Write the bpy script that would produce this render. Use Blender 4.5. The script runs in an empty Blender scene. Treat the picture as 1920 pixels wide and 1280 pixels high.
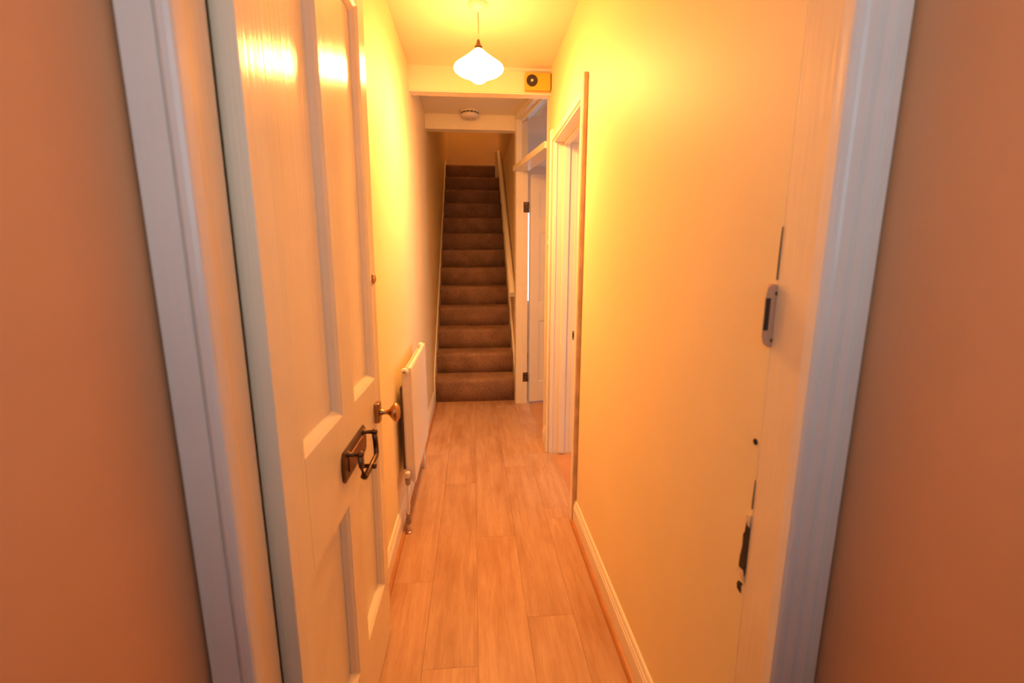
import bpy, bmesh, math, random
from mathutils import Vector, Matrix

random.seed(7)
S = bpy.context.scene
COL = S.collection
PI = math.pi

# ------------------------------------------------------------------ camera
FPX = 841.0
CAM_H = 1.40
yv = Vector((888 - 960, -(481 - 640), -FPX)).normalized()      # corridor axis in camera space
zv = Vector((0, -yv.z, yv.y)).normalized()                     # up, no roll
if zv.y < 0:
    zv = -zv
xv = yv.cross(zv)
M3 = Matrix((xv, yv, zv))
cam = bpy.data.cameras.new('camera')
cam.sensor_width = 36.0
cam.lens = FPX / 1920 * 36.0
cam.clip_start = 0.02
cam.dof.use_dof = True
cam.dof.focus_distance = 3.2
cam.dof.aperture_fstop = 3.0
camo = bpy.data.objects.new('camera', cam)
COL.objects.link(camo)
camo.matrix_world = Matrix.Translation((0, 0, CAM_H)) @ M3.to_4x4()
S.camera = camo

# ------------------------------------------------------------------ world (overcast daylight outside) and exposure
W = bpy.data.worlds.new('overcast_sky')
S.world = W
W.use_nodes = True
W.node_tree.nodes['Background'].inputs[0].default_value = (0.80, 0.89, 1.0, 1)
W.node_tree.nodes['Background'].inputs[1].default_value = 1.85
LAMP_COLOR = (1.0, 0.422, 0.107)
LAMP_STRENGTH = 485.0
S.view_settings.view_transform = 'Standard'
S.view_settings.look = 'None'
S.view_settings.exposure = 0.0
S.view_settings.gamma = 1.0
S.view_settings.use_curve_mapping = False

# ------------------------------------------------------------------ materials
def new_mat(name):
    m = bpy.data.materials.new(name)
    m.use_nodes = True
    nt = m.node_tree
    return m, nt, nt.nodes['Principled BSDF']

def pos_scaled(nt, scale, rnd=False):
    g = nt.nodes.new('ShaderNodeNewGeometry')
    mp = nt.nodes.new('ShaderNodeMapping')
    mp.inputs['Scale'].default_value = scale
    nt.links.new(g.outputs['Position'], mp.inputs['Vector'])
    if rnd:
        oi = nt.nodes.new('ShaderNodeObjectInfo')
        ml = nt.nodes.new('ShaderNodeVectorMath'); ml.operation = 'SCALE'
        ml.inputs[0].default_value = (7.3, 13.1, 5.7)
        nt.links.new(oi.outputs['Random'], ml.inputs['Scale'])
        nt.links.new(ml.outputs[0], mp.inputs['Location'])
    return mp.outputs[0]

def paint(name, col, rough, var=0.04, bump=0.05, bscale=(60, 60, 60), nscale=3.0, spec=0.5):
    m, nt, b = new_mat(name)
    b.inputs['Roughness'].default_value = rough
    b.inputs['Specular IOR Level'].default_value = spec
    n = nt.nodes.new('ShaderNodeTexNoise')
    n.inputs['Scale'].default_value = nscale; n.inputs['Detail'].default_value = 5
    nt.links.new(pos_scaled(nt, (1, 1, 1)), n.inputs['Vector'])
    r = nt.nodes.new('ShaderNodeValToRGB')
    r.color_ramp.elements[0].position = 0.3; r.color_ramp.elements[1].position = 0.7
    r.color_ramp.elements[0].color = (*[c * (1 - var) for c in col], 1)
    r.color_ramp.elements[1].color = (*[min(1, c * (1 + var)) for c in col], 1)
    nt.links.new(n.outputs['Fac'], r.inputs[0])
    nt.links.new(r.outputs[0], b.inputs['Base Color'])
    if bump:
        n2 = nt.nodes.new('ShaderNodeTexNoise'); n2.inputs['Scale'].default_value = 1.0; n2.inputs['Detail'].default_value = 3
        nt.links.new(pos_scaled(nt, bscale), n2.inputs['Vector'])
        bp = nt.nodes.new('ShaderNodeBump'); bp.inputs['Strength'].default_value = bump; bp.inputs['Distance'].default_value = 0.01
        nt.links.new(n2.outputs['Fac'], bp.inputs['Height'])
        nt.links.new(bp.outputs[0], b.inputs['Normal'])
    return m

M = {}
M['wall'] = paint('cream_wall_paint', (0.90, 0.75, 0.45), 0.55, 0.03, 0.06, (25, 25, 25), 2.0)
M['ceiling'] = paint('ceiling_paint', (0.88, 0.80, 0.62), 0.7, 0.03, 0.05)
M['stairwall'] = paint('stairwell_paint', (0.85, 0.68, 0.45), 0.6, 0.04, 0.05)
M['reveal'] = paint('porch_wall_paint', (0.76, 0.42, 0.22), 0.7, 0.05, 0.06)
M['gloss'] = paint('white_gloss_paint', (0.88, 0.80, 0.62), 0.17, 0.03, 0.17, (170, 170, 1.5), 4.0)
M['frame'] = paint('white_frame_paint', (0.80, 0.77, 0.72), 0.25, 0.04, 0.12, (120, 120, 6), 5.0)
M['jambp'] = paint('lamp_tinted_jamb_paint', (0.90, 0.75, 0.50), 0.25, 0.04, 0.10, (120, 120, 6), 5.0)  # same frame paint, its colour warmed to put lamp light into the jambs
M['trimw'] = paint('white_trim_paint', (0.86, 0.79, 0.67), 0.35, 0.03, 0.06)
M['skirt'] = paint('white_skirting_paint', (0.88, 0.81, 0.68), 0.3, 0.03, 0.06)
M['salmon'] = paint('back_room_paint', (0.90, 0.58, 0.42), 0.7, 0.03, 0.04)
M['porch_dark'] = paint('porch_bounce_absorber', (0.10, 0.06, 0.045), 0.6, 0.2, 0.05)  # kept dark to absorb bounce light in the unseen part of the porch
M['room'] = paint('room_wall_paint', (0.80, 0.62, 0.54), 0.7, 0.03, 0.04)
M['rad'] = paint('radiator_enamel', (0.82, 0.76, 0.66), 0.35, 0.02, 0)
M['raw'] = paint('bare_wood_edge', (0.60, 0.43, 0.25), 0.6, 0.2, 0.1, (80, 80, 5), 12)
M['bead'] = paint('varnished_bead', (0.46, 0.20, 0.065), 0.4, 0.12, 0.05, (90, 8, 90), 8)
M['void'] = paint('hole_shade_dark', (0.035, 0.022, 0.014), 0.9, 0.5, 0.3, (200, 200, 60), 60)  # near-black stands in for the shade inside holes, cracks and the hinge gap
M['splinter'] = paint('splintered_wood', (0.75, 0.58, 0.38), 0.7, 0.2, 0.2, (150, 150, 20), 40)
M['black'] = paint('black_plastic', (0.03, 0.022, 0.018), 0.4, 0.1, 0)
M['yellow'] = paint('yellow_casing', (0.72, 0.46, 0.045), 0.4, 0.04, 0)
M['plastic'] = paint('white_plastic', (0.78, 0.70, 0.60), 0.35, 0.02, 0)
M['bracket_dark'] = paint('dark_radiator_bracket', (0.16, 0.10, 0.07), 0.7, 0.3, 0.1)  # dark brown for the upright strips behind the radiator
M['keeper'] = paint('keeper_lacquer', (0.60, 0.33, 0.20), 0.4, 0.1, 0)
M['flex'] = paint('lamp_flex', (0.55, 0.40, 0.24), 0.5, 0.05, 0)
M['roomfloor'] = paint('room_floor', (0.55, 0.27, 0.12), 0.5, 0.1, 0.03)

def metal(name, col, rough):
    m = paint(name, col, rough, 0.15, 0.05, (150, 150, 150), 30)
    m.node_tree.nodes['Principled BSDF'].inputs['Metallic'].default_value = 1.0
    return m
M['bronze'] = metal('aged_bronze', (0.13, 0.08, 0.05), 0.36)
M['brass'] = metal('worn_brass', (0.48, 0.29, 0.15), 0.28)
M['flap'] = metal('reddish_bronze', (0.26, 0.13, 0.08), 0.4)
M['steel'] = metal('dull_steel', (0.36, 0.30, 0.26), 0.35)
M['hinge'] = metal('spotted_hinge', (0.17, 0.11, 0.07), 0.5)
M['copper'] = metal('copper_pipe', (0.62, 0.40, 0.28), 0.35)

# laminate planks
m, nt, b = new_mat('oak_laminate')
b.inputs['Roughness'].default_value = 0.42
v = pos_scaled(nt, (16, 1.3, 16), True)
n1 = nt.nodes.new('ShaderNodeTexNoise'); n1.inputs['Scale'].default_value = 1.6; n1.inputs['Detail'].default_value = 8
n1.inputs['Roughness'].default_value = 0.62; n1.inputs['Distortion'].default_value = 0.9
nt.links.new(v, n1.inputs['Vector'])
r1 = nt.nodes.new('ShaderNodeValToRGB')
r1.color_ramp.elements[0].position = 0.28; r1.color_ramp.elements[0].color = (0.45, 0.26, 0.15, 1)
r1.color_ramp.elements[1].position = 0.66; r1.color_ramp.elements[1].color = (0.57, 0.36, 0.22, 1)
nt.links.new(n1.outputs['Fac'], r1.inputs[0])
v2 = pos_scaled(nt, (5, 1.6, 5), True)
n2 = nt.nodes.new('ShaderNodeTexNoise'); n2.inputs['Scale'].default_value = 1.5; n2.inputs['Detail'].default_value = 4
nt.links.new(v2, n2.inputs['Vector'])
r2 = nt.nodes.new('ShaderNodeValToRGB')
r2.color_ramp.elements[0].position = 0.30; r2.color_ramp.elements[0].color = (0.83, 0.74, 0.67, 1)
r2.color_ramp.elements[1].position = 0.55; r2.color_ramp.elements[1].color = (1, 1, 1, 1)
nt.links.new(n2.outputs['Fac'], r2.inputs[0])
mx = nt.nodes.new('ShaderNodeMixRGB'); mx.blend_type = 'MULTIPLY'; mx.inputs[0].default_value = 1
nt.links.new(r1.outputs[0], mx.inputs[1]); nt.links.new(r2.outputs[0], mx.inputs[2])
v3 = pos_scaled(nt, (85, 5.0, 85), True)
n3 = nt.nodes.new('ShaderNodeTexNoise'); n3.inputs['Scale'].default_value = 1.6; n3.inputs['Detail'].default_value = 4; n3.inputs['Distortion'].default_value = 1.6
nt.links.new(v3, n3.inputs['Vector'])
r3 = nt.nodes.new('ShaderNodeValToRGB')
r3.color_ramp.elements[0].position = 0.32; r3.color_ramp.elements[0].color = (0.90, 0.86, 0.82, 1)
r3.color_ramp.elements[1].position = 0.52; r3.color_ramp.elements[1].color = (1, 1, 1, 1)
nt.links.new(n3.outputs['Fac'], r3.inputs[0])
mx3 = nt.nodes.new('ShaderNodeMixRGB'); mx3.blend_type = 'MULTIPLY'; mx3.inputs[0].default_value = 1
nt.links.new(mx.outputs[0], mx3.inputs[1]); nt.links.new(r3.outputs[0], mx3.inputs[2])
mx = mx3
oi = nt.nodes.new('ShaderNodeObjectInfo')
mr = nt.nodes.new('ShaderNodeMapRange'); mr.inputs['To Min'].default_value = 0.96; mr.inputs['To Max'].default_value = 1.09
nt.links.new(oi.outputs['Random'], mr.inputs['Value'])
hs = nt.nodes.new('ShaderNodeHueSaturation')
nt.links.new(mr.outputs[0], hs.inputs['Value']); nt.links.new(mx.outputs[0], hs.inputs['Color'])
nt.links.new(hs.outputs[0], b.inputs['Base Color'])
bp = nt.nodes.new('ShaderNodeBump'); bp.inputs['Strength'].default_value = 0.05; bp.inputs['Distance'].default_value = 0.01
nt.links.new(n1.outputs['Fac'], bp.inputs['Height']); nt.links.new(bp.outputs[0], b.inputs['Normal'])
M['plank'] = m

# stair carpet
m, nt, b = new_mat('brown_twist_carpet')
b.inputs['Roughness'].default_value = 0.95; b.inputs['Specular IOR Level'].default_value = 0.1
v = pos_scaled(nt, (1, 1, 1))
n1 = nt.nodes.new('ShaderNodeTexNoise'); n1.inputs['Scale'].default_value = 170; n1.inputs['Detail'].default_value = 3
nt.links.new(v, n1.inputs['Vector'])
r1 = nt.nodes.new('ShaderNodeValToRGB')
r1.color_ramp.elements[0].position = 0.36; r1.color_ramp.elements[0].color = (0.25, 0.145, 0.10, 1)
r1.color_ramp.elements[1].position = 0.66; r1.color_ramp.elements[1].color = (0.52, 0.325, 0.235, 1)
nt.links.new(n1.outputs['Fac'], r1.inputs[0])
n2 = nt.nodes.new('ShaderNodeTexNoise'); n2.inputs['Scale'].default_value = 7; n2.inputs['Detail'].default_value = 3
nt.links.new(v, n2.inputs['Vector'])
mr = nt.nodes.new('ShaderNodeMapRange'); mr.inputs['From Min'].default_value = 0.3; mr.inputs['From Max'].default_value = 0.7
mr.inputs['To Min'].default_value = 0.82; mr.inputs['To Max'].default_value = 1.15
nt.links.new(n2.outputs['Fac'], mr.inputs['Value'])
hs = nt.nodes.new('ShaderNodeHueSaturation'); nt.links.new(mr.outputs[0], hs.inputs['Value']); nt.links.new(r1.outputs[0], hs.inputs['Color'])
nt.links.new(hs.outputs[0], b.inputs['Base Color'])
bp = nt.nodes.new('ShaderNodeBump'); bp.inputs['Strength'].default_value = 0.6; bp.inputs['Distance'].default_value = 0.01
nt.links.new(n1.outputs['Fac'], bp.inputs['Height']); nt.links.new(bp.outputs[0], b.inputs['Normal'])
M['carpet'] = m

# window glass: mostly clear with a faint reflection
m, nt, b = new_mat('clear_glass')
nt.nodes.remove(b)
tr = nt.nodes.new('ShaderNodeBsdfTransparent'); tr.inputs[0].default_value = (0.94, 0.94, 0.93, 1)
gl = nt.nodes.new('ShaderNodeBsdfGlossy'); gl.inputs['Roughness'].default_value = 0.03
ms = nt.nodes.new('ShaderNodeMixShader'); ms.inputs[0].default_value = 0.07
nt.links.new(tr.outputs[0], ms.inputs[1]); nt.links.new(gl.outputs[0], ms.inputs[2])
nt.links.new(ms.outputs[0], nt.nodes['Material Output'].inputs[0])
M['glass'] = m

# glowing opal glass of the lamp; the bulb sits low in the shade
m, nt, b = new_mat('lit_opal_glass')
b.inputs['Base Color'].default_value = (0.85, 0.80, 0.70, 1); b.inputs['Roughness'].default_value = 0.2
b.inputs['Emission Color'].default_value = (*LAMP_COLOR, 1)
tc = nt.nodes.new('ShaderNodeTexCoord'); sx = nt.nodes.new('ShaderNodeSeparateXYZ')
nt.links.new(tc.outputs['Generated'], sx.inputs[0])
mr = nt.nodes.new('ShaderNodeMapRange'); mr.inputs['From Min'].default_value = 0.08; mr.inputs['From Max'].default_value = 0.46
mr.inputs['To Min'].default_value = LAMP_STRENGTH; mr.inputs['To Max'].default_value = LAMP_STRENGTH * 0.05
nt.links.new(sx.outputs['Z'], mr.inputs['Value']); nt.links.new(mr.outputs[0], b.inputs['Emission Strength'])
M['lit'] = m

# ------------------------------------------------------------------ mesh helpers
def link(name, me, mat, parent=None, loc=None, smooth=False):
    o = bpy.data.objects.new(name, me)
    COL.objects.link(o)
    if mat is not None:
        me.materials.append(M[mat] if isinstance(mat, str) else mat)
    if parent is not None:
        o.parent = parent
    if loc is not None:
        o.location = loc
    if smooth:
        for p in me.polygons:
            p.use_smooth = True
    return o

def bm_box(bm, x0, x1, y0, y1, z0, z1):
    vs = [bm.verts.new(p) for p in ((x0, y0, z0), (x1, y0, z0), (x1, y1, z0), (x0, y1, z0),
                                    (x0, y0, z1), (x1, y0, z1), (x1, y1, z1), (x0, y1, z1))]
    for f in ((0, 3, 2, 1), (4, 5, 6, 7), (0, 1, 5, 4), (1, 2, 6, 5), (2, 3, 7, 6), (3, 0, 4, 7)):
        bm.faces.new([vs[i] for i in f])

def finish(bm, name, mat, parent=None, bevel=0.0, seg=2, smooth=False, warp=None):
    bmesh.ops.recalc_face_normals(bm, faces=bm.faces)
    if bevel:
        bmesh.ops.bevel(bm, geom=list(bm.edges), offset=bevel, segments=seg, profile=0.5, affect='EDGES')
    if warp:
        for v in bm.verts:
            v.co = warp(v.co)
    me = bpy.data.meshes.new(name)
    loc = None
    if parent is None:                       # origin at the base centre of the thing itself
        xs = [v.co.x for v in bm.verts]; ys = [v.co.y for v in bm.verts]; zs = [v.co.z for v in bm.verts]
        loc = Vector(((min(xs) + max(xs)) / 2, (min(ys) + max(ys)) / 2, min(zs)))
        for v in bm.verts:
            v.co -= loc
    bm.to_mesh(me); bm.free()
    return link(name, me, mat, parent, loc, smooth)

def box(name, x0, x1, y0, y1, z0, z1, mat, parent=None, bevel=0.0, warp=None):
    bm = bmesh.new(); bm_box(bm, x0, x1, y0, y1, z0, z1)
    return finish(bm, name, mat, parent, bevel, warp=warp)

def boxes(name, lst, mat, parent=None):
    bm = bmesh.new()
    for a in lst:
        bm_box(bm, *a)
    return finish(bm, name, mat, parent)

def prism(name, pts, axis, a0, a1, mat, parent=None, bevel=0.0, smooth=False, warp=None):
    """pts: polygon in the two other axes; axis 'x' -> (y,z), 'y' -> (x,z), 'z' -> (x,y)"""
    def mk(p, a):
        return {'x': (a, p[0], p[1]), 'y': (p[0], a, p[1]), 'z': (p[0], p[1], a)}[axis]
    bm = bmesh.new()
    A = [bm.verts.new(mk(p, a0)) for p in pts]
    B = [bm.verts.new(mk(p, a1)) for p in pts]
    bm.faces.new(A); bm.faces.new(B)
    n = len(pts)
    for i in range(n):
        bm.faces.new((A[i], A[(i + 1) % n], B[(i + 1) % n], B[i]))
    return finish(bm, name, mat, parent, bevel, smooth=smooth, warp=warp)

def lathe(name, prof, mat, parent=None, n=32, axis='z', origin=(0, 0, 0), sx=1.0, sy=1.0, warp=None, smooth=True):
    """prof: list of (r, h) revolved about the axis at origin; sx, sy squash the circle"""
    bm = bmesh.new()
    rings = []
    for r, h in prof:
        if r < 1e-6:
            rings.append([bm.verts.new((0, 0, h))])
        else:
            rings.append([bm.verts.new((r * sx * math.cos(2 * PI * k / n), r * sy * math.sin(2 * PI * k / n), h)) for k in range(n)])
    for a, c in zip(rings[:-1], rings[1:]):
        for k in range(n):
            k2 = (k + 1) % n
            if len(a) == 1 and len(c) == 1:
                continue
            if len(a) == 1:
                bm.faces.new((a[0], c[k], c[k2]))
            elif len(c) == 1:
                bm.faces.new((a[k], a[k2], c[0]))
            else:
                bm.faces.new((a[k], a[k2], c[k2], c[k]))
    for ring in (rings[0], rings[-1]):
        if len(ring) > 1:
            bm.faces.new(ring)
    R = {'z': Matrix.Identity(3), 'y': Matrix.Rotation(-PI / 2, 3, 'X'), '-y': Matrix.Rotation(PI / 2, 3, 'X'),
         'x': Matrix.Rotation(PI / 2, 3, 'Y'), '-x': Matrix.Rotation(-PI / 2, 3, 'Y'), '-z': Matrix.Rotation(PI, 3, 'X')}[axis]
    for v in bm.verts:
        v.co = R @ v.co + Vector(origin)
    o = finish(bm, name, mat, parent, warp=warp)
    if smooth:
        for p in o.data.polygons:
            p.use_smooth = len(p.vertices) <= 4
    return o

def tube(name, pts, r, mat, parent=None, n=10, warp=None, radii=None):
    bm = bmesh.new()
    pts = [Vector(p) for p in pts]
    rings = []
    up = Vector((0, 0, 1))
    for i, p in enumerate(pts):
        t = ((pts[min(i + 1, len(pts) - 1)] - p).normalized() + (p - pts[max(i - 1, 0)]).normalized()).normalized()
        a = t.cross(up)
        if a.length < 0.05:
            a = t.cross(Vector((1, 0, 0)))
        a.normalize(); c = t.cross(a).normalized()
        rr = radii[i] if radii else r
        rings.append([bm.verts.new(p + rr * (math.cos(2 * PI * k / n) * a + math.sin(2 * PI * k / n) * c)) for k in range(n)])
    for A, B in zip(rings[:-1], rings[1:]):
        # best offset to avoid twisting
        off = min(range(n), key=lambda s: (A[0].co - B[s].co).length)
        for k in range(n):
            bm.faces.new((A[k], A[(k + 1) % n], B[(k + 1 + off) % n], B[(k + off) % n]))
    bm.faces.new(rings[0]); bm.faces.new(rings[-1])
    o = finish(bm, name, mat, parent, warp=warp)
    for p in o.data.polygons:
        p.use_smooth = len(p.vertices) == 4
    return o

def empty(name, loc, rz=0.0):
    o = bpy.data.objects.new(name, None)
    o.empty_display_size = 0.1
    o.location = loc; o.rotation_euler = (0, 0, rz)
    COL.objects.link(o)
    return o

def tag(o, label, cat, kind=None, group=None):
    o['label'] = label; o['category'] = cat
    if kind: o['kind'] = kind
    if group: o['group'] = group
    return o
ST = 'structure'

# ------------------------------------------------------------------ key dimensions (metres)
XL, XR, CZ = -0.40, 0.525, 2.61           # hall walls, ceiling
YF0, YF1 = 0.646, 0.742                   # front door frame, outside and inside faces
YB = 3.20                                 # downstand beam
YS = 4.235                                # foot of the stairs
DY0, DY1 = 2.20, 3.02                     # doorway in the right wall
RW = 0.69                                 # room side of the right wall
RX = 3.1                                  # far side of the rooms on the right

# ------------------------------------------------------------------ shell
tag(box('wall_left', XL - 0.12, XL, YF1, 8.12, -0.1, 5.0, 'wall'), 'plain cream wall along the left side of the hall behind radiator', 'wall', ST)
tag(boxes('wall_right', [(XR, RW, YF1, DY0, -0.1, CZ), (XR, RW, DY0, DY1, 2.13, CZ), (XR, RW, DY1, YB + 0.06, -0.1, CZ)], 'wall'),
    'cream wall on the right with a doorway beyond its long plain stretch', 'wall', ST)
tag(boxes('ceiling_back_room', [(0.60, RX, 3.18, 4.20, CZ, 2.73), (0.40, RX, 4.20, 6.6, CZ, 2.73)], 'salmon'), 'salmon ceiling of the back room seen through the transom light', 'ceiling', ST)
tag(boxes('ceiling', [(XL - 0.12, RX, YF1 - 0.3, 3.18, CZ, 2.73), (XL - 0.12, 0.60, 3.18, 4.20, CZ, 2.73)], 'ceiling'), 'cream hall ceiling that carries the pendant lamp', 'ceiling', ST)
beam = tag(box('wall_beam', XL, XR, YB, YB + 0.07, 2.462, CZ, 'ceiling'), 'shallow cream downstand beam across the hall behind the lamp', 'beam', ST)
tag(prism('trim_1', [(YB - 0.010, 2.451), (YB + 0.072, 2.451), (YB + 0.072, 2.463), (YB - 0.004, 2.463), (YB - 0.010, 2.459)], 'x', XL, XR, 'trimw'),
    'thin painted lip along the lower edge of the downstand beam', 'trim', ST)
tag(box('trim_2', 0.10, XR, YB - 0.010, YB, 2.592, CZ, 'trimw'), 'narrow bead between beam and ceiling above yellow box', 'trim', ST)
tag(boxes('wall_bulkhead', [(XL, 0.40, 4.20, 4.30, 2.488, 5.0)], 'ceiling'), 'short bulkhead above the foot of the carpeted stairs', 'bulkhead', ST)
tag(box('wall_stairs', 0.405, 0.475, 4.26, 8.12, -0.1, 5.0, 'stairwall'), 'orange-lit wall on the right of the stairs behind the handrail', 'wall', ST)
tag(box('wall_landing', XL, 0.405, 8.0, 8.12, 2.4, 5.0, 'stairwall'), 'dim wall at the top of the stairs', 'wall', ST)
tag(box('ceiling_upper', XL - 0.12, 0.475, 4.2, 8.12, 4.95, 5.05, 'ceiling'), 'high ceiling over the stairwell', 'ceiling', ST)

# rooms on the right
win2 = (0.56, 1.75, 0.71, 2.12)
tag(boxes('wall_back_room', [(0.475, win2[0], 6.5, 6.62, -0.1, CZ), (win2[1], RX, 6.5, 6.62, -0.1, CZ),
                        (win2[0], win2[1], 6.5, 6.62, -0.1, win2[2]), (win2[0], win2[1], 6.5, 6.62, win2[3], CZ)], 'salmon'),
    'far wall of the back room glimpsed past the panelled door', 'wall', ST)
tag(boxes('wall_room_side', [(RX, RX + 0.1, 0.7, 0.95, -0.1, CZ), (RX, RX + 0.1, 2.9, 3.9, -0.1, CZ), (RX, RX + 0.1, 6.0, 6.62, -0.1, CZ),
                             (RX, RX + 0.1, 0.95, 2.9, -0.1, 0.4), (RX, RX + 0.1, 0.95, 2.9, 2.4, CZ),
                             (RX, RX + 0.1, 3.9, 6.0, -0.1, 0.6), (RX, RX + 0.1, 3.9, 6.0, 2.4, CZ)], 'room'),  # back room opening added, front one enlarged, to let in more daylight
    'outer wall of the side rooms with unseen openings added for daylight', 'wall', ST)
tag(box('wall_between_rooms', RW, RX, 3.06, 3.18, -0.1, CZ, 'room'), 'partition wall between the two side rooms', 'wall', ST)
tag(box('wall_front_room', RW, RX, 0.75, 0.85, -0.1, CZ, 'room'), 'front wall of the first side room', 'wall', ST)
w = empty('window_1', ((win2[0] + win2[1]) / 2, 6.5, win2[2]))
tag(w, 'bright window seen through the hinge gap of the panelled door', 'window', ST)
hw = (win2[1] - win2[0]) / 2; hh = win2[3] - win2[2]
box('window_frame', -hw, -hw + 0.05, 0.03, 0.08, 0, hh, 'trimw', w)
box('window_frame', hw - 0.05, hw, 0.03, 0.08, 0, hh, 'trimw', w)
box('window_frame', -hw + 0.05, hw - 0.05, 0.03, 0.08, 0, 0.05, 'trimw', w)
box('window_frame', -hw + 0.05, hw - 0.05, 0.03, 0.08, hh - 0.05, hh, 'trimw', w)
box('pane', -hw + 0.05, hw - 0.05, 0.05, 0.056, 0.05, hh - 0.05, 'glass', w)

# porch in front of the door: reveals, roof, unseen front added to shape the daylight
PXL, PXR, PY = -0.437, 0.614, -0.16
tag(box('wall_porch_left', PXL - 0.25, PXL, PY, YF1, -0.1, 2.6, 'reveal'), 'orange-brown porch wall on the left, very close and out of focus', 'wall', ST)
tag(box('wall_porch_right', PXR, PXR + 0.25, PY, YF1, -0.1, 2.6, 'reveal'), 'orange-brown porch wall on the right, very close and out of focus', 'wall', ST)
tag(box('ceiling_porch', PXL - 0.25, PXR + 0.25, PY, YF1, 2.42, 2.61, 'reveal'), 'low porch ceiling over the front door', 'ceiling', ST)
tag(boxes('wall_daylight_shaper', [(PXL, PXR, PY - 0.1, PY, -0.1, 1.38), (PXL, PXR, PY - 0.1, PY, 2.20, 2.6)], 'porch_dark'), 'unseen porch front added to shape the daylight on the door frame', 'wall', ST)

# ------------------------------------------------------------------ floor with separate planks
floor = tag(boxes('floor', [(XL - 0.12, RX, YF1 - 0.01, 4.34, -0.12, -0.012), (0.47, RX, 4.26, 6.6, -0.12, -0.012)], 'roomfloor'),
            'wood-effect laminate floor running down the hall to the stairs', 'floor', ST)
tag(box('floor_porch', PXL, PXR, PY, YF1 - 0.01, -0.12, -0.02, 'porch_dark'), 'porch floor outside the front door', 'floor', ST)
floor_inv = floor.location
PW = [(-0.392, -0.2003), (-0.1997, -0.0063), (-0.0057, 0.1892), (0.1898, 0.3747), (0.3753, 0.555)]
ENDS = [3.05, 2.62, 2.06, 1.53, 2.30]
PL = 1.29
random.seed(3)
def plank(x0, x1, y0, y1):
    bm = bmesh.new(); bm_box(bm, x0, x1, y0, y1, -0.0125, 0.0)
    ed = [e for e in bm.edges if all(v.co.z > -0.001 for v in e.verts)]
    bmesh.ops.bevel(bm, geom=ed, offset=0.0005, segments=1, affect='EDGES')
    c = Vector(((x0 + x1) / 2, (y0 + y1) / 2, 0))
    for v in bm.verts: v.co -= c
    bmesh.ops.recalc_face_normals(bm, faces=bm.faces)
    me = bpy.data.meshes.new('plank'); bm.to_mesh(me); bm.free()
    return link('plank', me, 'plank', floor, c - floor_inv)
for (x0, x1), e in zip(PW, ENDS):
    y = e - 3 * PL
    while y < YS:
        a, c = max(y + 0.0002, YF1), min(y + PL - 0.0002, YS + 0.06)
        if x0 > 0.37:
            # last row runs under the right wall only at the doorway
            for u0, u1, xe in ((a, min(c, DY0), 0.52), (max(a, DY0), min(c, DY1), x1), (max(a, DY1), c, 0.52)):
                if u1 - u0 > 0.02: plank(x0, xe, u0, u1)
        elif c - a > 0.02:
            plank(x0, x1, a, c)
        y += PL

# ------------------------------------------------------------------ skirtings and floor beads
def skirting(name, pts_y, x, sgn, h, label):
    o = None
    prof = [(0, 0), (0.016, 0), (0.016, h - 0.035), (0.013, h - 0.030), (0.013, h - 0.022), (0.010, h - 0.018), (0.008, h - 0.006), (0.005, h), (0, h)]
    bm = bmesh.new()
    for y0, y1 in pts_y:
        A = [bm.verts.new((x + sgn * p[0], y0, p[1])) for p in prof]
        B = [bm.verts.new((x + sgn * p[0], y1, p[1])) for p in prof]
        bm.faces.new(A); bm.faces.new(B)
        for i in range(len(prof)):
            j = (i + 1) % len(prof)
            bm.faces.new((A[i], A[j], B[j], B[i]))
    return tag(finish(bm, name, 'skirt'), label, 'skirting board', ST)
skirting('baseboard_left', [(YF1 + 0.01, 4.20)], XL, 1, 0.125, 'white moulded skirting board along the left wall under the radiator')
skirting('baseboard_right', [(YF1 + 0.004, 2.155)], XR, -1, 0.125, 'long white moulded skirting board on the right wall')
skirting('baseboard_far', [(3.095, 3.25)], XR, -1, 0.125, 'short white skirting beside the far side of the right doorway')
def bead(name, x, sgn, y0, y1, label):
    pts = [(x, 0.0005)] + [(x + sgn * 0.016 * math.sin(a), 0.0005 + 0.018 * math.cos(a)) for a in (PI / 2, PI / 3, PI / 6, 0)]
    tag(prism(name, pts, 'y', y0, y1, 'bead'), label, 'floor bead', ST)
bead('trim_3', XL + 0.016, 1, YF1 + 0.01, 4.19, 'orange wooden quadrant bead at the foot of the left skirting')
bead('trim_4', XR - 0.016, -1, YF1 + 0.004, 2.15, 'orange wooden quadrant bead at the foot of the right skirting')

# ------------------------------------------------------------------ front door frame
fr = empty('trim_5', (0.08, (YF0 + YF1) / 2, 0))
tag(fr, 'white painted front door frame with moulded architraves and worn right jamb', 'door frame', ST)
cx0, cy0 = fr.location.x, fr.location.y
def L2(pts): return [(p[0] - cx0, p[1] - cy0) for p in pts]
LI, LO, RI, RO = -0.363, -0.432, 0.527, 0.609
# left architrave: flat board with a fine groove and a raised inner bead
prism('architrave', L2([(LO, YF0 + 0.022), (LO, YF0 + 0.004), (LO + 0.003, YF0), (-0.3865, YF0), (-0.3855, YF0 + 0.004), (-0.3845, YF0 + 0.004),
                        (-0.3835, YF0 - 0.001), (-0.378, YF0 - 0.005), (-0.370, YF0 - 0.005), (-0.365, YF0 - 0.002), (LI, YF0 + 0.003), (LI, YF0 + 0.022)]),
      'z', -0.02, 2.30, 'frame', fr)
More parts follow.
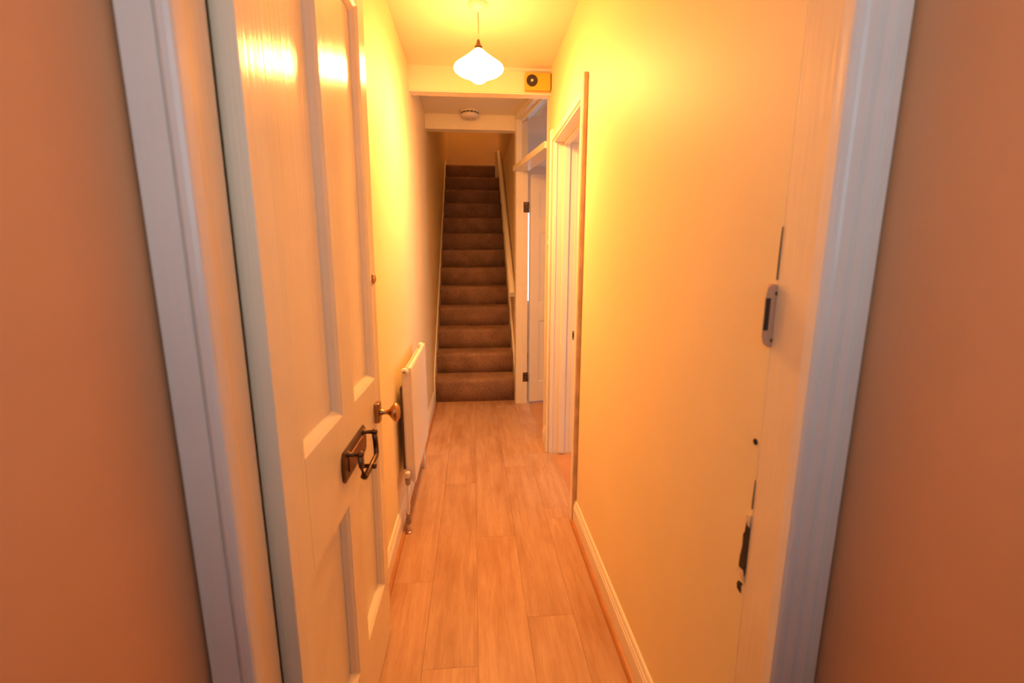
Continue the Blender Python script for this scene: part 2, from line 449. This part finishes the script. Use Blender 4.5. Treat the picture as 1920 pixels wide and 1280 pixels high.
# right architrave: reeded
prism('architrave', L2([(RI, YF0 + 0.022), (RI, YF0 + 0.002), (RI + 0.004, YF0 - 0.003), (RI + 0.012, YF0 - 0.004), (RI + 0.016, YF0 + 0.001),
                        (RI + 0.020, YF0 - 0.002), (RI + 0.036, YF0 - 0.003), (RI + 0.040, YF0 + 0.002), (RI + 0.044, YF0 - 0.004), (RI + 0.058, YF0 - 0.006),
                        (RI + 0.062, YF0 - 0.001), (RI + 0.066, YF0 - 0.007), (RI + 0.078, YF0 - 0.007), (RO, YF0 - 0.002), (RO, YF0 + 0.022)]),
      'z', -0.02, 2.30, 'frame', fr)
prism('jamb', L2([(LO, YF0 + 0.020), (LI - 0.001, YF0 + 0.020), (LI - 0.003, YF1 - 0.010), (-0.372, YF1 - 0.006), (LO, YF1 - 0.006)]), 'z', -0.02, 2.24, 'jambp', fr)
prism('jamb', L2([(RO, YF0 + 0.020), (RI + 0.001, YF0 + 0.020), (0.5254, YF1 - 0.002), (0.5254, YF1), (RO, YF1)]), 'z', -0.02, 2.24, 'jambp', fr)
box('head', LO - cx0, RO - cx0, YF0 - cy0, YF1 - cy0, 2.235, 2.42, 'frame', fr)
# hinge gap between jamb and door, backed by a box painted dark as shade
box('gap_shade', LO - cx0 - 0.02, -0.395 - cx0, YF1 - 0.006 - cy0, YF1 + 0.02 - cy0, -0.02, 2.24, 'void', fr)

# latch keeper on the right jamb
kp = empty('keeper', (0, 0, 0)); kp.parent = fr; kp.location = (-cx0, -cy0, 0)
kb = [(0.5305, 1.352), (0.515, 1.353), (0.5085, 1.347), (0.506, 1.335), (0.5055, 1.262), (0.509, 1.250), (0.517, 1.243), (0.5305, 1.240)]
bm = bmesh.new()
Ak = [bm.verts.new((p[0], 0.742, p[1])) for p in kb]
Bk = [bm.verts.new((0.5305 - (0.5305 - p[0]) * 0.15, 0.772, p[1])) for p in kb]
bm.faces.new(Ak); bm.faces.new(Bk)
for i in range(8):
    bm.faces.new((Ak[i], Ak[(i + 1) % 8], Bk[(i + 1) % 8], Bk[i]))
finish(bm, 'keeper_box', 'keeper', kp, 0.0010)
box('latch_slot', 0.5068, 0.5155, 0.7412, 0.744, 1.272, 1.329, 'black', kp)
lathe('screw', [(0.0035, 0), (0.0035, 0.0012), (0.002, 0.0018), (0, 0.0018)], 'black', kp, 12, '-y', (0.5255, 0.742, 1.337))
lathe('screw', [(0.0035, 0), (0.0035, 0.0012), (0.002, 0.0018), (0, 0.0018)], 'hinge', kp, 12, '-y', (0.5255, 0.742, 1.254))
# chiselled strike, small hole and crack beside the jamb, inner shade painted dark
def chip(name, pts, mat, d=0.0016, x=XR):
    bm = bmesh.new()
    A = [bm.verts.new((x - d - cx0, p[0] - cy0, p[1])) for p in pts]
    B = [bm.verts.new((x + 0.004 - cx0, p[0] - cy0, p[1])) for p in pts]
    bm.faces.new(A); bm.faces.new(B)
    for i in range(len(pts)):
        j = (i + 1) % len(pts); bm.faces.new((A[i], A[j], B[j], B[i]))
    return finish(bm, name, mat, fr)
Y0 = YF1 + 0.001
chip('strike_hole', [(Y0, .896), (Y0 + .012, .893), (Y0 + .014, .868), (Y0 + .018, .862), (Y0 + .017, .835), (Y0 + .021, .812), (Y0 + .022, .790), (Y0 + .017, .778), (Y0 + .002, .770), (Y0, .790)], 'void')
chip('splinter', [(Y0, .912), (Y0 + .010, .908), (Y0 + .013, .900), (Y0 + .006, .888), (Y0, .886)], 'splinter', 0.003)
chip('splinter', [(Y0 + .006, .788), (Y0 + .022, .786), (Y0 + .025, .776), (Y0 + .014, .772), (Y0, .766), (Y0, .774)], 'splinter', 0.003)
chip('strike_hole', [(Y0 + .004, .760), (Y0 + .018, .757), (Y0 + .022, .748), (Y0 + .020, .738), (Y0 + .008, .736), (Y0 + .010, .750)], 'void')
chip('crack', [(Y0, .925), (Y0 + .0016, .924), (Y0 + .0013, .945), (Y0 + .0006, .965), (Y0, .985)], 'void')
chip('screw_hole', [(Y0 + .012 + .006 * math.cos(a), 1.057 + .006 * math.sin(a)) for a in [k * PI / 5 for k in range(10)]], 'void')
chip('crack', [(Y0, 1.36), (Y0 + .0012, 1.36), (Y0 + .0017, 1.40), (Y0 + .0011, 1.43), (Y0 + .0010, 1.44), (Y0, 1.45)], 'void')

# ------------------------------------------------------------------ panelled doors
def panel_door(root, Wd, Hd, T, cols, rows, mat, mw, md, warp=None, z0=0.0):
    """local x along the leaf from the hinge, visible face at y=0 looking towards -y"""
    def bx(n, a, c, y0, y1, e, f, mt=mat, bv=0.0):
        # subdivided along x and z so that a warp bends it
        bm = bmesh.new(); bm_box(bm, a, c, y0, y1, e, f)
        return finish(bm, n, mt, root, bv, warp=warp)
    rs = sorted(rows)
    bx('stile', 0, cols[0][0], 0, T, z0, Hd, bv=0.0015)
    bx('stile', cols[-1][1], Wd, 0, T, z0, Hd, bv=0.0015)
    prev = z0
    for i, (a, c) in enumerate(rs + [(Hd, None)]):
        bx('rail', cols[0][0], cols[-1][1], 0.0002, T - 0.0002, prev, a)
        prev = c
    for a, c in rs:
        for q in range(len(cols) - 1):
            bx('muntin', cols[q][1], cols[q + 1][0], 0.0001, T - 0.0001, a, c)
        for x0, x1 in cols:
            bx('panel', x0 - 0.004, x1 + 0.004, md, T - 0.010, a - 0.004, c + 0.004)
            o = [(x0, a), (x1, a), (x1, c), (x0, c)]
            i_ = [(x0 + mw, a + mw), (x1 - mw, a + mw), (x1 - mw, c - mw), (x0 + mw, c - mw)]
            mid = [(p[0] + (q[0] - p[0]) * .45, p[1] + (q[1] - p[1]) * .45) for p, q in zip(o, i_)]
            for k in range(4):
                j = (k + 1) % 4
                bm = bmesh.new()
                rings = []
                for P in ((o[k], 0.001), (mid[k], md * 0.28), (i_[k], md - 0.003), (i_[k], md + 0.001), (o[k], md + 0.001)):
                    rings.append(bm.verts.new((P[0][0], P[1], P[0][1])))
                r2 = []
                for P in ((o[j], 0.001), (mid[j], md * 0.28), (i_[j], md - 0.003), (i_[j], md + 0.001), (o[j], md + 0.001)):
                    r2.append(bm.verts.new((P[0][0], P[1], P[0][1])))
                n = 5
                for e in range(n):
                    f = (e + 1) % n
                    bm.faces.new((rings[e], rings[f], r2[f], r2[e]))
                bm.faces.new(rings); bm.faces.new(r2)
                finish(bm, 'moulding', mat, root, warp=warp)

# front door, swung in against the left wall; slightly twisted with age
D1L = 0.757
def twist(co):
    return Vector((co.x, co.y - 0.022 * (max(0, co.x) / D1L) * (co.z / 2.1), co.z))
d1 = empty('door_1', (-0.335, 0.747, 0.012), math.atan2(1.0, 0.0015))
tag(d1, 'open four-panel front door in white gloss paint with bronze letterbox knocker', 'door', ST)
panel_door(d1, D1L, 2.20, 0.0355, [(0.100, 0.345), (0.450, 0.690)], [(0.245, 0.755), (1.000, 2.075)], 'gloss', 0.020, 0.021, twist)

# letterplate with knocker: thing > part > sub-part
def dw(p): return twist(Vector(p))
lpz = 0.872
bm = bmesh.new()
pl = [(0.318, lpz - 0.040), (0.510, lpz - 0.040), (0.520, lpz - 0.030), (0.525, lpz), (0.520, lpz + 0.030), (0.510, lpz + 0.040),
      (0.318, lpz + 0.040), (0.308, lpz + 0.030), (0.303, lpz), (0.308, lpz - 0.030)]
A = [bm.verts.new((p[0], 0.0, p[1])) for p in pl]
B = [bm.verts.new((p[0], -0.005, p[1])) for p in pl]
cxm = 0.414
Cc = [bm.verts.new((cxm + (p[0] - cxm) * 0.955, -0.008, lpz + (p[1] - lpz) * 0.88)) for p in pl]
bm.faces.new(A); bm.faces.new(Cc)
for U, V in ((A, B), (B, Cc)):
    for i in range(len(pl)):
        j = (i + 1) % len(pl); bm.faces.new((U[i], U[j], V[j], V[i]))
lp = finish(bm, 'letter_plate', 'bronze', d1, warp=twist)
lp['label'] = 'dark bronze letter plate with a hanging knocker handle'
box('flap', 0.340, 0.490, -0.0105, -0.006, lpz - 0.022, lpz + 0.020, 'flap', lp, 0.002, warp=twist)
for s in (0.340, 0.490):
    lathe('boss', [(0.010, 0), (0.010, 0.003), (0.006, 0.006), (0.0055, 0.026), (0.009, 0.029), (0.009, 0.037), (0.005, 0.041), (0, 0.041)], 'bronze', lp, 16, '-y', (s, -0.006, lpz + 0.026), warp=twist)
tube('knocker', [(0.340, -0.038, lpz + 0.028), (0.338, -0.040, lpz - 0.005), (0.341, -0.042, lpz - 0.034), (0.352, -0.043, lpz - 0.042), (0.478, -0.043, lpz - 0.042),
                 (0.489, -0.042, lpz - 0.034), (0.492, -0.040, lpz - 0.005), (0.490, -0.038, lpz + 0.028)], 0.0075, 'bronze', lp, 10, warp=twist)
lathe('striker', [(0.0, -0.020), (0.006, -0.018), (0.006, 0.004), (0.009, 0.010), (0.006, 0.015), (0, 0.016)], 'bronze', lp, 14, '-y', (0.415, -0.043, lpz - 0.042), warp=twist)
# knob on its rectangular rose
kn = box('rose', 0.658, 0.692, -0.016, 0.0, 0.858, 0.925, 'brass', d1, 0.003, warp=twist)
kn['label'] = 'worn brass rose and oval knob'
lathe('knob', [(0.011, 0.0), (0.011, 0.006), (0.0075, 0.012), (0.007, 0.022), (0.010, 0.029), (0.019, 0.036), (0.028, 0.044), (0.0315, 0.050), (0.0305, 0.056), (0.022, 0.062), (0.010, 0.0645), (0, 0.065)],
      'brass', kn, 28, '-y', (0.676, -0.014, 0.890), warp=twist)
lathe('lock_cylinder', [(0.016, 0), (0.016, 0.004), (0.013, 0.0065), (0.009, 0.007), (0.008, 0.009), (0, 0.009)], 'brass', d1, 24, '-y', (0.724, 0, 1.319), warp=twist)
# butt hinges in the gap at the hinge edge
for z in (0.30, 1.20, 1.95):
    tube('hinge', [(-0.006, 0.050, z - 0.05), (-0.006, 0.050, z + 0.05)], 0.005, 'hinge', d1, 8)

# ------------------------------------------------------------------ doorway to the first room
dw_ = empty('trim_6', (XR, (DY0 + DY1) / 2, 0))
tag(dw_, 'white doorway lining with stepped far jamb in the right wall', 'door frame', ST)
ox, oy = dw_.location.x, dw_.location.y
def db(n, x0, x1, y0, y1, z0, z1, mt='trimw', bv=0.001):
    return box(n, x0 - ox, x1 - ox, y0 - oy, y1 - oy, z0, z1, mt, dw_, bv)
# far side
db('architrave', XR - 0.018, XR, DY1 + 0.012, DY1 + 0.072, 0, 2.20)
db('architrave', XR - 0.026, XR - 0.010, DY1 + 0.004, DY1 + 0.020, 0, 2.19, bv=0.004)
db('jamb', XR - 0.004, RW + 0.004, DY1 - 0.002, DY1 + 0.03, 0, 2.13)
db('door_stop', 0.590, 0.630, DY1 - 0.014, DY1 - 0.0015, 0, 2.117, bv=0.003)
db('jamb_bead', XR + 0.002, XR + 0.022, DY1 - 0.008, DY1 - 0.0015, 0, 2.125, bv=0.003)
db('jamb', RW - 0.020, RW + 0.002, DY1 - 0.006, DY1 - 0.0015, 0, 2.125, bv=0.002)
st = db('strike_plate', 0.672, 0.684, DY1 - 0.0075, DY1 - 0.0055, 0.835, 0.895, 'steel', 0)
box('strike_hole', 0.674 - ox, 0.682 - ox, DY1 - 0.0085 - oy, DY1 - 0.0074 - oy, 0.850, 0.880, 'void', st)
# head
db('head_lining', XR - 0.002, RW + 0.002, DY0, DY1, 2.118, 2.131)
db('door_stop', 0.590, 0.630, DY0 + 0.02, DY1 - 0.015, 2.105, 2.118, bv=0.003)
db('head_architrave', XR - 0.012, XR, DY0 + 0.01, DY1 + 0.06, 2.130, 2.165, bv=0.003)
# near side lining
db('jamb', XR - 0.002, RW + 0.002, DY0 - 0.002, DY0 + 0.012, 0, 2.118)
# room-side architrave beyond the far jamb
db('architrave', RW, RW + 0.018, DY1 + 0.006, 3.06, 0, 2.19, bv=0.003)
# edge batten on the near corner of the doorway
bt = empty('trim_7', (XR, 2.18, 0.0))
tag(bt, 'vertical batten with bare brown edge at the near side of the right doorway', 'trim', ST)
box('batten', -0.020, 0.0, -0.026, 0.022, 0.0, 2.212, 'raw', bt, 0.002)
box('painted_face', -0.0225, -0.0195, -0.014, 0.0235, 0.0, 2.208, 'trimw', bt, 0.001)

# ------------------------------------------------------------------ angled partition with transom light and panelled door
A0 = Vector((0.377, 4.205)); B0 = Vector((0.528, 3.25))
dirv = (B0 - A0); PLN = dirv.length
pt = empty('trim_8', (A0.x, A0.y, 0), math.atan2(dirv.y, dirv.x))      # local x runs from the far post towards the camera, local +y = room side
tag(pt, 'white door frame with transom bar between the stairs and the beam', 'door frame', ST)
box('post', 0.0, 0.060, 0.0, 0.108, 0, CZ, 'trimw', pt, 0.0015)
box('post', 0.058, 0.066, 0.060, 0.108, 0, 2.145, 'trimw', pt, 0.001)
box('post', PLN - 0.05, PLN + 0.01, 0.0, 0.108, 0, CZ, 'trimw', pt, 0.0015)
tb = box('transom_bar', -0.004, PLN - 0.05, -0.016, 0.110, 2.145, 2.192, 'trimw', pt, 0.003)
box('head_rail', 0.06, PLN - 0.05, 0.0, 0.108, 2.565, CZ, 'trimw', pt, 0.002)
box('glazing_bead', 0.06, PLN - 0.05, 0.045, 0.062, 2.545, 2.565, 'trimw', pt, 0.001)
wn = empty('window_2', (A0.x, A0.y, 2.192), math.atan2(dirv.y, dirv.x))
tag(wn, 'clear transom light above the panelled door on the right', 'window', ST)
box('pane', 0.062, PLN - 0.052, 0.050, 0.054, 0.0, 0.352, 'glass', wn)

d2 = empty('door_2', (0.521, 4.176, 0.006), math.atan2(0.037, 0.158))
tag(d2, 'white six-panel door standing open beyond the far end of hall', 'door', ST)
panel_door(d2, 0.74, 2.115, 0.036, [(0.085, 0.315), (0.405, 0.635)], [(0.19, 0.80), (0.96, 1.62), (1.72, 1.98)], 'trimw', 0.016, 0.010)
for z in (0.262, 1.835):
    h = box('hinge', 0.0655, 0.0685, 0.066, 0.110, z - 0.045, z + 0.045, 'hinge', pt, 0.0008)
    h['label'] = 'dark spotted steel butt hinge'
    tube('knuckle', [(0.069, 0.114, z - 0.046), (0.069, 0.114, z + 0.046)], 0.0055, 'hinge', h, 10)
    for q in (-0.028, 0.0, 0.028):
        lathe('screw', [(0.005, 0), (0.005, 0.001), (0, 0.0015)], 'steel', h, 10, 'x', (0.0683, 0.088 if q else 0.098, z + q))

# light switch on the short wall beside the doorway
ls = empty('light_switch', (XR, 3.155, 1.50))
tag(ls, 'small white light switch seen edge-on between doorway and panelled door', 'light switch')
box('plate', -0.009, 0.0, -0.042, 0.042, -0.044, 0.044, 'plastic', ls, 0.003)
box('rocker', -0.015, -0.008, -0.012, 0.012, -0.020, 0.018, 'plastic', ls, 0.003)

# ------------------------------------------------------------------ stairs
NST, GO, RI1, RR = 13, 0.235, 0.232, 0.2087
stairs = empty('staircase', (0.0, YS, 0))
tag(stairs, 'steep straight staircase with brown carpet at the end of the hall', 'staircase')
SXL, SXR = -0.386, 0.384
def rh(k): return 0 if k == 0 else RI1 + (k - 1) * RR
for k in range(1, NST + 1):
    z1 = rh(k); z0 = rh(k - 1); y = (k - 1) * GO
    depth = GO + 0.03 if k < NST else 0.94
    nose = 0.034
    zb = z0 - (0.0 if k == 1 else 0.004)
    pts = [(y + 0.018, zb), (y + depth, zb), (y + depth, z1), (y + 0.06, z1)]
    for a in (90, 70, 50, 30, 10, 0):
        t = math.radians(180 - a)
        pts.append((y - 0.012 + nose + nose * math.cos(t), z1 - nose + nose * math.sin(t)))
    pts += [(y - 0.008, z1 - 0.060), (y + 0.006, z1 - 0.11)]
    o = prism('carpeted_step', pts, 'x', SXL, SXR if k < NST else SXR - 0.045, 'carpet', stairs)
    for p in o.data.polygons:
        p.use_smooth = len(p.vertices) == 4 and abs(p.normal.y) > 0.05 and p.normal.y < 0
# strings
def string(name, x0, x1, up):
    e = (NST - 1) * GO
    sl = RR / GO
    pts = [(-0.025, 0.0), (0.10, 0.0), (e + 0.2, rh(NST) - 0.05), (e + 0.2, rh(NST) + up), (e + 0.02, rh(NST) + up), (-0.025, RI1 + up - 0.02)]
    return prism(name, pts, 'x', x0, x1, 'trimw', stairs, bevel=0.001)
string('string_board', XL + 0.001, SXL - 0.0005, 0.055)
string('string_board', SXR + 0.0005, 0.404, 0.035)
nw = box('newel_post', SXR - 0.044, SXR, (NST - 1) * GO - 0.03, (NST - 1) * GO + 0.02, rh(NST - 1), rh(NST) + 0.19, 'trimw', stairs, 0.002)

# handrail on the right stair wall
hr = empty('handrail', (0.405, 4.30, 1.04))
tag(hr, 'white painted handrail sloping up the right wall of stairs', 'handrail')
P0 = Vector((-0.040, 0.0, 0.0)); P1 = Vector((-0.040, 2.16, 1.745))
dr = (P1 - P0).normalized(); nr = Vector((0, -dr.z, dr.y))
bm = bmesh.new()
prof = [(-0.026, -0.024), (0.026, -0.024), (0.030, 0.004), (0.022, 0.024), (0.008, 0.031), (-0.008, 0.031), (-0.022, 0.024), (-0.030, 0.004)]
Aq = [bm.verts.new(P0 + Vector((u, 0, 0)) + nr * v_) for u, v_ in prof]
Bq = [bm.verts.new(P1 + Vector((u, 0, 0)) + nr * v_) for u, v_ in prof]
bm.faces.new(Aq); bm.faces.new(Bq)
for i in range(8):
    j = (i + 1) % 8; bm.faces.new((Aq[i], Aq[j], Bq[j], Bq[i]))
finish(bm, 'rail', 'trimw', hr)
for t in (0.08, 0.5, 0.92):
    p = P0.lerp(P1, t)
    tube('bracket', [(0.0, p.y, p.z - 0.06), (-0.022, p.y, p.z - 0.058), (-0.036, p.y, p.z - 0.045), (-0.040, p.y, p.z - 0.018)], 0.006, 'trimw', hr, 8)

# ------------------------------------------------------------------ radiator
rd = empty('radiator', (XL, 2.505, 0.0))
tag(rd, 'white flat-panel radiator hung on the left wall', 'radiator')
RX1 = 0.085; r0, r1 = -0.325, 0.325; rz0, rz1 = 0.250, 0.862
box('front_panel', RX1 - 0.012, RX1, r0, r1, rz0, rz1 - 0.008, 'rad', rd, 0.003)
box('side_panel', RX1 - 0.042, RX1 - 0.011, r0 - 0.001, r0 + 0.003, rz0 + 0.012, rz1 - 0.006, 'rad', rd, 0.001)
box('side_panel', RX1 - 0.042, RX1 - 0.011, r1 - 0.003, r1 + 0.001, rz0 + 0.012, rz1 - 0.006, 'rad', rd, 0.001)
box('top_rail', RX1 - 0.020, RX1 - 0.001, r0, r1, rz1 - 0.010, rz1, 'rad', rd, 0.003)
box('back_panel', RX1 - 0.050, RX1 - 0.042, r0 + 0.01, r1 - 0.01, rz0 + 0.02, rz1 - 0.03, 'rad', rd, 0.002)
for i in range(22):
    y = r0 + 0.03 + i * 0.0281
    box('fin', RX1 - 0.041, RX1 - 0.013, y, y + 0.002, rz0 + 0.03, rz1 - 0.03, 'rad', rd)
for y in (r0 + 0.035, r1 - 0.08):
    box('bracket', 0.0185, RX1 - 0.050, y, y + 0.035, rz0 + 0.06, rz1 - 0.11, 'bracket_dark', rd, 0.002)
for y, ax in ((r0, '-y'), (r1, 'y')):
    lathe('end_cap', [(0.011, -0.02), (0.011, 0.004), (0.017, 0.006), (0.0195, 0.013), (0.018, 0.022), (0.012, 0.027), (0.007, 0.0275), (0, 0.026)], 'rad', rd, 20, ax, (RX1 - 0.030, y, rz1 - 0.016))
    lathe('blanking_plug', [(0.008, 0), (0.008, 0.029), (0, 0.029)], 'steel', rd, 6, ax, (RX1 - 0.030, y, rz1 - 0.016))
# lockshield valve and pipe at the near end
vx, vy, vz = RX1 - 0.036, r0, rz0 + 0.040
vl = lathe('valve', [(0.008, -0.01), (0.012, 0.002), (0.012, 0.014), (0.009, 0.016), (0.009, 0.024), (0.013, 0.026), (0.013, 0.040), (0.006, 0.046), (0, 0.046)], 'steel', rd, 12, '-y', (vx, vy, vz))
vl['label'] = 'dull steel radiator valve with white cap'
lathe('valve_cap', [(0.011, 0.008), (0.014, 0.012), (0.014, 0.034), (0.011, 0.040), (0, 0.041)], 'plastic', vl, 16, 'z', (vx, vy - 0.033, vz))
lathe('compression_nut', [(0.011, 0), (0.013, 0.003), (0.013, 0.018), (0.011, 0.022), (0.007, 0.024)], 'steel', vl, 6, '-z', (vx, vy - 0.033, vz - 0.008), smooth=False)
tube('pipe', [(vx, vy - 0.033, vz - 0.02), (vx, vy - 0.034, vz - 0.09), (vx, vy - 0.036, vz - 0.15), (vx - 0.004, vy - 0.040, 0.11), (vx - 0.006, vy - 0.042, 0.0)], 0.0078, 'rad', rd, 12)
lathe('drain_elbow', [(0.011, 0), (0.013, 0.004), (0.013, 0.024), (0.010, 0.030), (0.008, 0.046), (0.011, 0.048), (0.011, 0.058), (0.008, 0.060)], 'steel', rd, 8, 'z', (vx - 0.005, vy - 0.041, 0.045), smooth=False)
lathe('pipe_collar', [(0.020, 0), (0.020, 0.003), (0.014, 0.006), (0.010, 0.007)], 'copper', rd, 18, 'z', (vx - 0.006, vy - 0.042, 0.0005))
tube('pipe', [(vx, vy + 0.66, rz0 + 0.03), (vx, vy + 0.665, 0.10), (vx, vy + 0.665, 0.0)], 0.0078, 'rad', rd, 12)

# ------------------------------------------------------------------ pendant lamp
lx, ly = 0.040, 2.462
lm = empty('pendant_lamp', (lx, ly, 2.255))
tag(lm, 'glowing white glass pendant lamp hanging from the hall ceiling', 'lamp')
lathe('ceiling_rose', [(0.050, 0.355), (0.050, 0.347), (0.044, 0.338), (0.030, 0.330), (0.012, 0.325), (0.009, 0.318), (0.0, 0.318)], 'plastic', lm, 32)
tube('flex', [(0, 0, 0.322), (0.001, 0, 0.25), (0, 0, 0.19)], 0.0032, 'flex', lm, 8)
lathe('lamp_holder', [(0.0, 0.200), (0.006, 0.198), (0.010, 0.184), (0.014, 0.172), (0.019, 0.168), (0.020, 0.158), (0.018, 0.154), (0, 0.154)], 'bronze', lm, 24)
lathe('lamp_shade', [(0.018, 0.157), (0.026, 0.150), (0.048, 0.131), (0.078, 0.108), (0.104, 0.090), (0.120, 0.078), (0.1245, 0.069), (0.121, 0.060),
                     (0.108, 0.050), (0.085, 0.040), (0.060, 0.031), (0.044, 0.022), (0.034, 0.012), (0.022, 0.004), (0.008, 0.0), (0, 0.0)], 'lit', lm, 48)

# ------------------------------------------------------------------ smoke alarm and yellow box
sa = empty('smoke_alarm', (-0.013, 4.10, CZ))
tag(sa, 'round white smoke alarm on the ceiling near the stairs', 'smoke alarm')
lathe('base', [(0.078, 0.0), (0.078, -0.014), (0.073, -0.017)], 'plastic', sa, 36)
lathe('cover', [(0.071, -0.017), (0.071, -0.026), (0.076, -0.030), (0.076, -0.044), (0.066, -0.056), (0.044, -0.062), (0, -0.063)], 'plastic', sa, 36)
for k in range(14):
    a = 2 * PI * k / 14
    bm = bmesh.new(); bm_box(bm, -0.011, 0.011, -0.0012, 0.0012, -0.0265, -0.0185)
    R = Matrix.Rotation(a + PI / 2, 3, 'Z')
    for v in bm.verts: v.co = R @ v.co + Vector((0.0722 * math.cos(a), 0.0722 * math.sin(a), 0))
    finish(bm, 'vent_slot', 'black', sa)
for r in (0.026,):
    for k in range(5):
        a = 2 * PI * k / 5 + 0.4
        lathe('sounder_slot', [(0.005, 0), (0.005, 0.0012), (0, 0.0012)], 'keeper', sa, 10, '-z', (r * math.cos(a), r * math.sin(a), -0.0625), 1.6, 0.6)

yb = empty('alarm_sounder', (0.436, YB, 2.468))
tag(yb, 'yellow box with a round black sounder on the beam by the right wall', 'alarm')
box('casing', -0.084, 0.084, -0.045, 0.0, 0.0, 0.106, 'yellow', yb, 0.005)
box('side_plate', 0.0835, 0.088, -0.043, 0.0, 0.003, 0.103, 'black', yb, 0.001)
box('label_panel', -0.002, 0.078, -0.0465, -0.044, 0.010, 0.096, 'yellow', yb, 0.001)
sd = lathe('sounder', [(0.036, 0), (0.036, 0.004), (0.032, 0.007), (0.026, 0.005), (0.012, 0.004), (0.011, 0.007), (0, 0.008)], 'black', yb, 32, '-y', (-0.040, -0.044, 0.055))
lathe('sounder_centre', [(0.0085, 0), (0.0085, 0.0025), (0.005, 0.004), (0, 0.004)], 'plastic', sd, 16, '-y', (-0.040, -0.0515, 0.055))

# ------------------------------------------------------------------ unseen fill light added to brighten the landing
ul = empty('landing_fill_light', (0.0, 7.45, 4.62))
tag(ul, 'unseen globe added as fill light over the upstairs landing', 'lamp')
lathe('base', [(0.05, 0.33), (0.05, 0.30), (0.03, 0.28), (0.03, 0.16), (0, 0.16)], 'plastic', ul, 24)
m, nt, b = new_mat('landing_fill_glow')
b.inputs['Emission Color'].default_value = (*LAMP_COLOR, 1); b.inputs['Emission Strength'].default_value = 45
M['lit2'] = m
lathe('globe', [(0.0, 0.0), (0.05, 0.012), (0.08, 0.05), (0.088, 0.09), (0.075, 0.135), (0.035, 0.17), (0, 0.17)], 'lit2', ul, 24)
